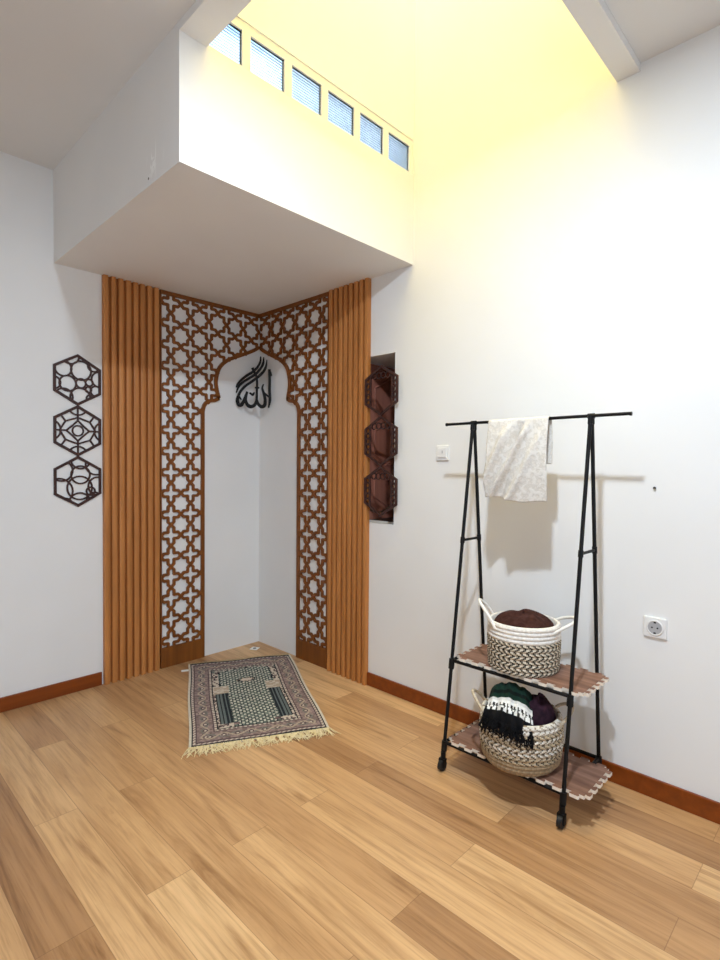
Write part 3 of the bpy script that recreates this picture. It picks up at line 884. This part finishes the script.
# ------------------------------------------------------------------ towel over the bar
def towel():
    NS, NT = 60, 90; Wd = .262; y0 = -1.971
    path = []
    fr, bk, top = -.2295, -.2025, ZBAR + .0078
    zb = 1.126
    for k in range(60): path.append((fr - .006 * math.sin(PI * k / 59), zb + (ZBAR - .004 - zb) * k / 59))
    for k in range(1, 12):
        a = PI - PI * k / 12
        path.append((-.216 + .0135 * math.cos(a), ZBAR - .004 + .012 * math.sin(a)))
    for k in range(1, 32): path.append((bk + .004 * math.sin(PI * k / 31), ZBAR - .004 - (ZBAR - .004 - 1.268) * k / 31))
    n = len(path); vs = []
    for j, (px_, pz) in enumerate(path):
        front = j < 60; h = (j / 59) if front else 1
        for i in range(NS + 1):
            s = i / NS
            y = y0 - s * Wd
            x = px_; z = pz
            if front:
                g = 1 - h
                wid = 1 + .03 * g
                y = y0 - Wd / 2 - (s - .5) * Wd * wid + .008 * g
                def ridge(s0, s1, w, a):
                    c = s0 + (s1 - s0) * g
                    return a * math.exp(-((s - c) / w) ** 2)
                d = ridge(.72, .10, .050, .030) + ridge(.40, -.12, .07, .020) + ridge(1.0, .40, .06, .026 * g) - ridge(.56, .25, .06, .012) + .004 * math.sin(s * 7 + g * 4)
                x -= d * min(1, g * 5)
                if g > .985: z -= .0
                z += (-.012 * s + .012 * (s < .06) * 0 + .006 * math.sin(s * 8)) * g
            else:
                y -= .004 * min(1, (j - 60) / 25)
                x += .004 * math.sin(s * 9) * min(1, (j - 60) / 25)
            vs.append((x, y, z))
    fs = [(j*(NS+1)+i, j*(NS+1)+i+1, (j+1)*(NS+1)+i+1, (j+1)*(NS+1)+i) for j in range(n - 1) for i in range(NS)]
    mb = MB(); mb.add(vs, fs, 0, True)
    o = mb.build('towel', M['towel'], loc=(XB, y0 - Wd / 2, ZBAR))
    so = o.modifiers.new('thick', 'SOLIDIFY'); so.thickness = .003; so.offset = 0
    tag(o, 'cream embossed towel folded over the top bar of the black rack', 'towel')
towel()

# ------------------------------------------------------------------ lights
LX, LY = -1.44, -2.63
t = empty('ceiling_lamp', (LX, LY, H)); tag(t, 'round white surface ceiling lamp just past the beam', 'lamp')
mb = MB(); mb.lathe([(.001, 0), (.085, 0), (.085, -.014), (.078, -.018), (.070, -.018), (.070, -.006), (.001, -.006)], (LX, LY, H), 40); mb.build('housing', M['plastic'], t)
def area(name, loc, rot, sx, sy, power, col, shape='RECTANGLE', spread=PI):
    d = bpy.data.lights.new(name, 'AREA'); d.shape = shape; d.size = sx
    if shape in ('RECTANGLE', 'ELLIPSE'): d.size_y = sy
    d.energy = power; d.color = col; d.spread = spread
    o = bpy.data.objects.new(name, d); COL.objects.link(o); o.location = loc; o.rotation_euler = rot
    return o
area('ceiling_lamp_light', (LX, LY, H - .02), (0, 0, 0), .12, .12, 51, (.75, .87, 1.0), 'DISK')
area('skylight_light', (-.60, -1.88, TOP - .05), (0, 0, 0), 1.1, .95, 33, (1.0, .80, .30))
area('added_doorway_fill', (-2.4, YB + .03, 1.15), (PI / 2, 0, 0), 0.95, 2.0, 12, (.68, .83, 1.0))  # added fill lamp inside the unseen doorway, lifts the cool ambient level

w = bpy.data.worlds.new('sky'); scene.world = w; w.use_nodes = True
nt = w.node_tree; bg = nt.nodes['Background']
tc = nt.nodes.new('ShaderNodeTexCoord'); mp = nt.nodes.new('ShaderNodeMapping'); nz = nt.nodes.new('ShaderNodeTexNoise'); cr = nt.nodes.new('ShaderNodeValToRGB')
nt.links.new(tc.outputs['Generated'], mp.inputs[0]); nt.links.new(mp.outputs[0], nz.inputs['Vector']); nt.links.new(nz.outputs['Fac'], cr.inputs[0]); nt.links.new(cr.outputs[0], bg.inputs[0])
mp.inputs['Scale'].default_value = (3, 3, 5); nz.inputs['Scale'].default_value = 2.0
cr.color_ramp.elements[0].position = .4; cr.color_ramp.elements[0].color = (.33, .62, 1, 1)
cr.color_ramp.elements[1].position = .62; cr.color_ramp.elements[1].color = (1, 1, 1, 1)
bg.inputs[1].default_value = 2.6

# ------------------------------------------------------------------ camera
cam = bpy.data.cameras.new('camera'); co = bpy.data.objects.new('camera', cam); COL.objects.link(co)
yaw, pit, rol, f = .8015, -.0241, .0076, 535.9351
F = Vector((math.sin(yaw) * math.cos(pit), math.cos(yaw) * math.cos(pit), math.sin(pit)))
Rr = Vector((math.cos(yaw), -math.sin(yaw), 0)); U = Rr.cross(F)
R2 = Rr * math.cos(rol) + U * math.sin(rol); U2 = -Rr * math.sin(rol) + U * math.cos(rol)
co.matrix_world = Matrix(((R2.x, U2.x, -F.x, -2.2339), (R2.y, U2.y, -F.y, -3.1591), (R2.z, U2.z, -F.z, 1.25), (0, 0, 0, 1)))
cam.sensor_fit = 'HORIZONTAL'; cam.sensor_width = 36; cam.lens = f / 720 * 36; cam.clip_start = .02
scene.camera = co
vs_ = scene.view_settings
vs_.view_transform = 'Standard'; vs_.look = 'None'; vs_.gamma = 1; vs_.use_curve_mapping = False; vs_.exposure = 0.17
scene.cycles.use_denoising = True
scene.cycles.max_bounces = 10; scene.cycles.diffuse_bounces = 6; scene.cycles.sample_clamp_indirect = 8
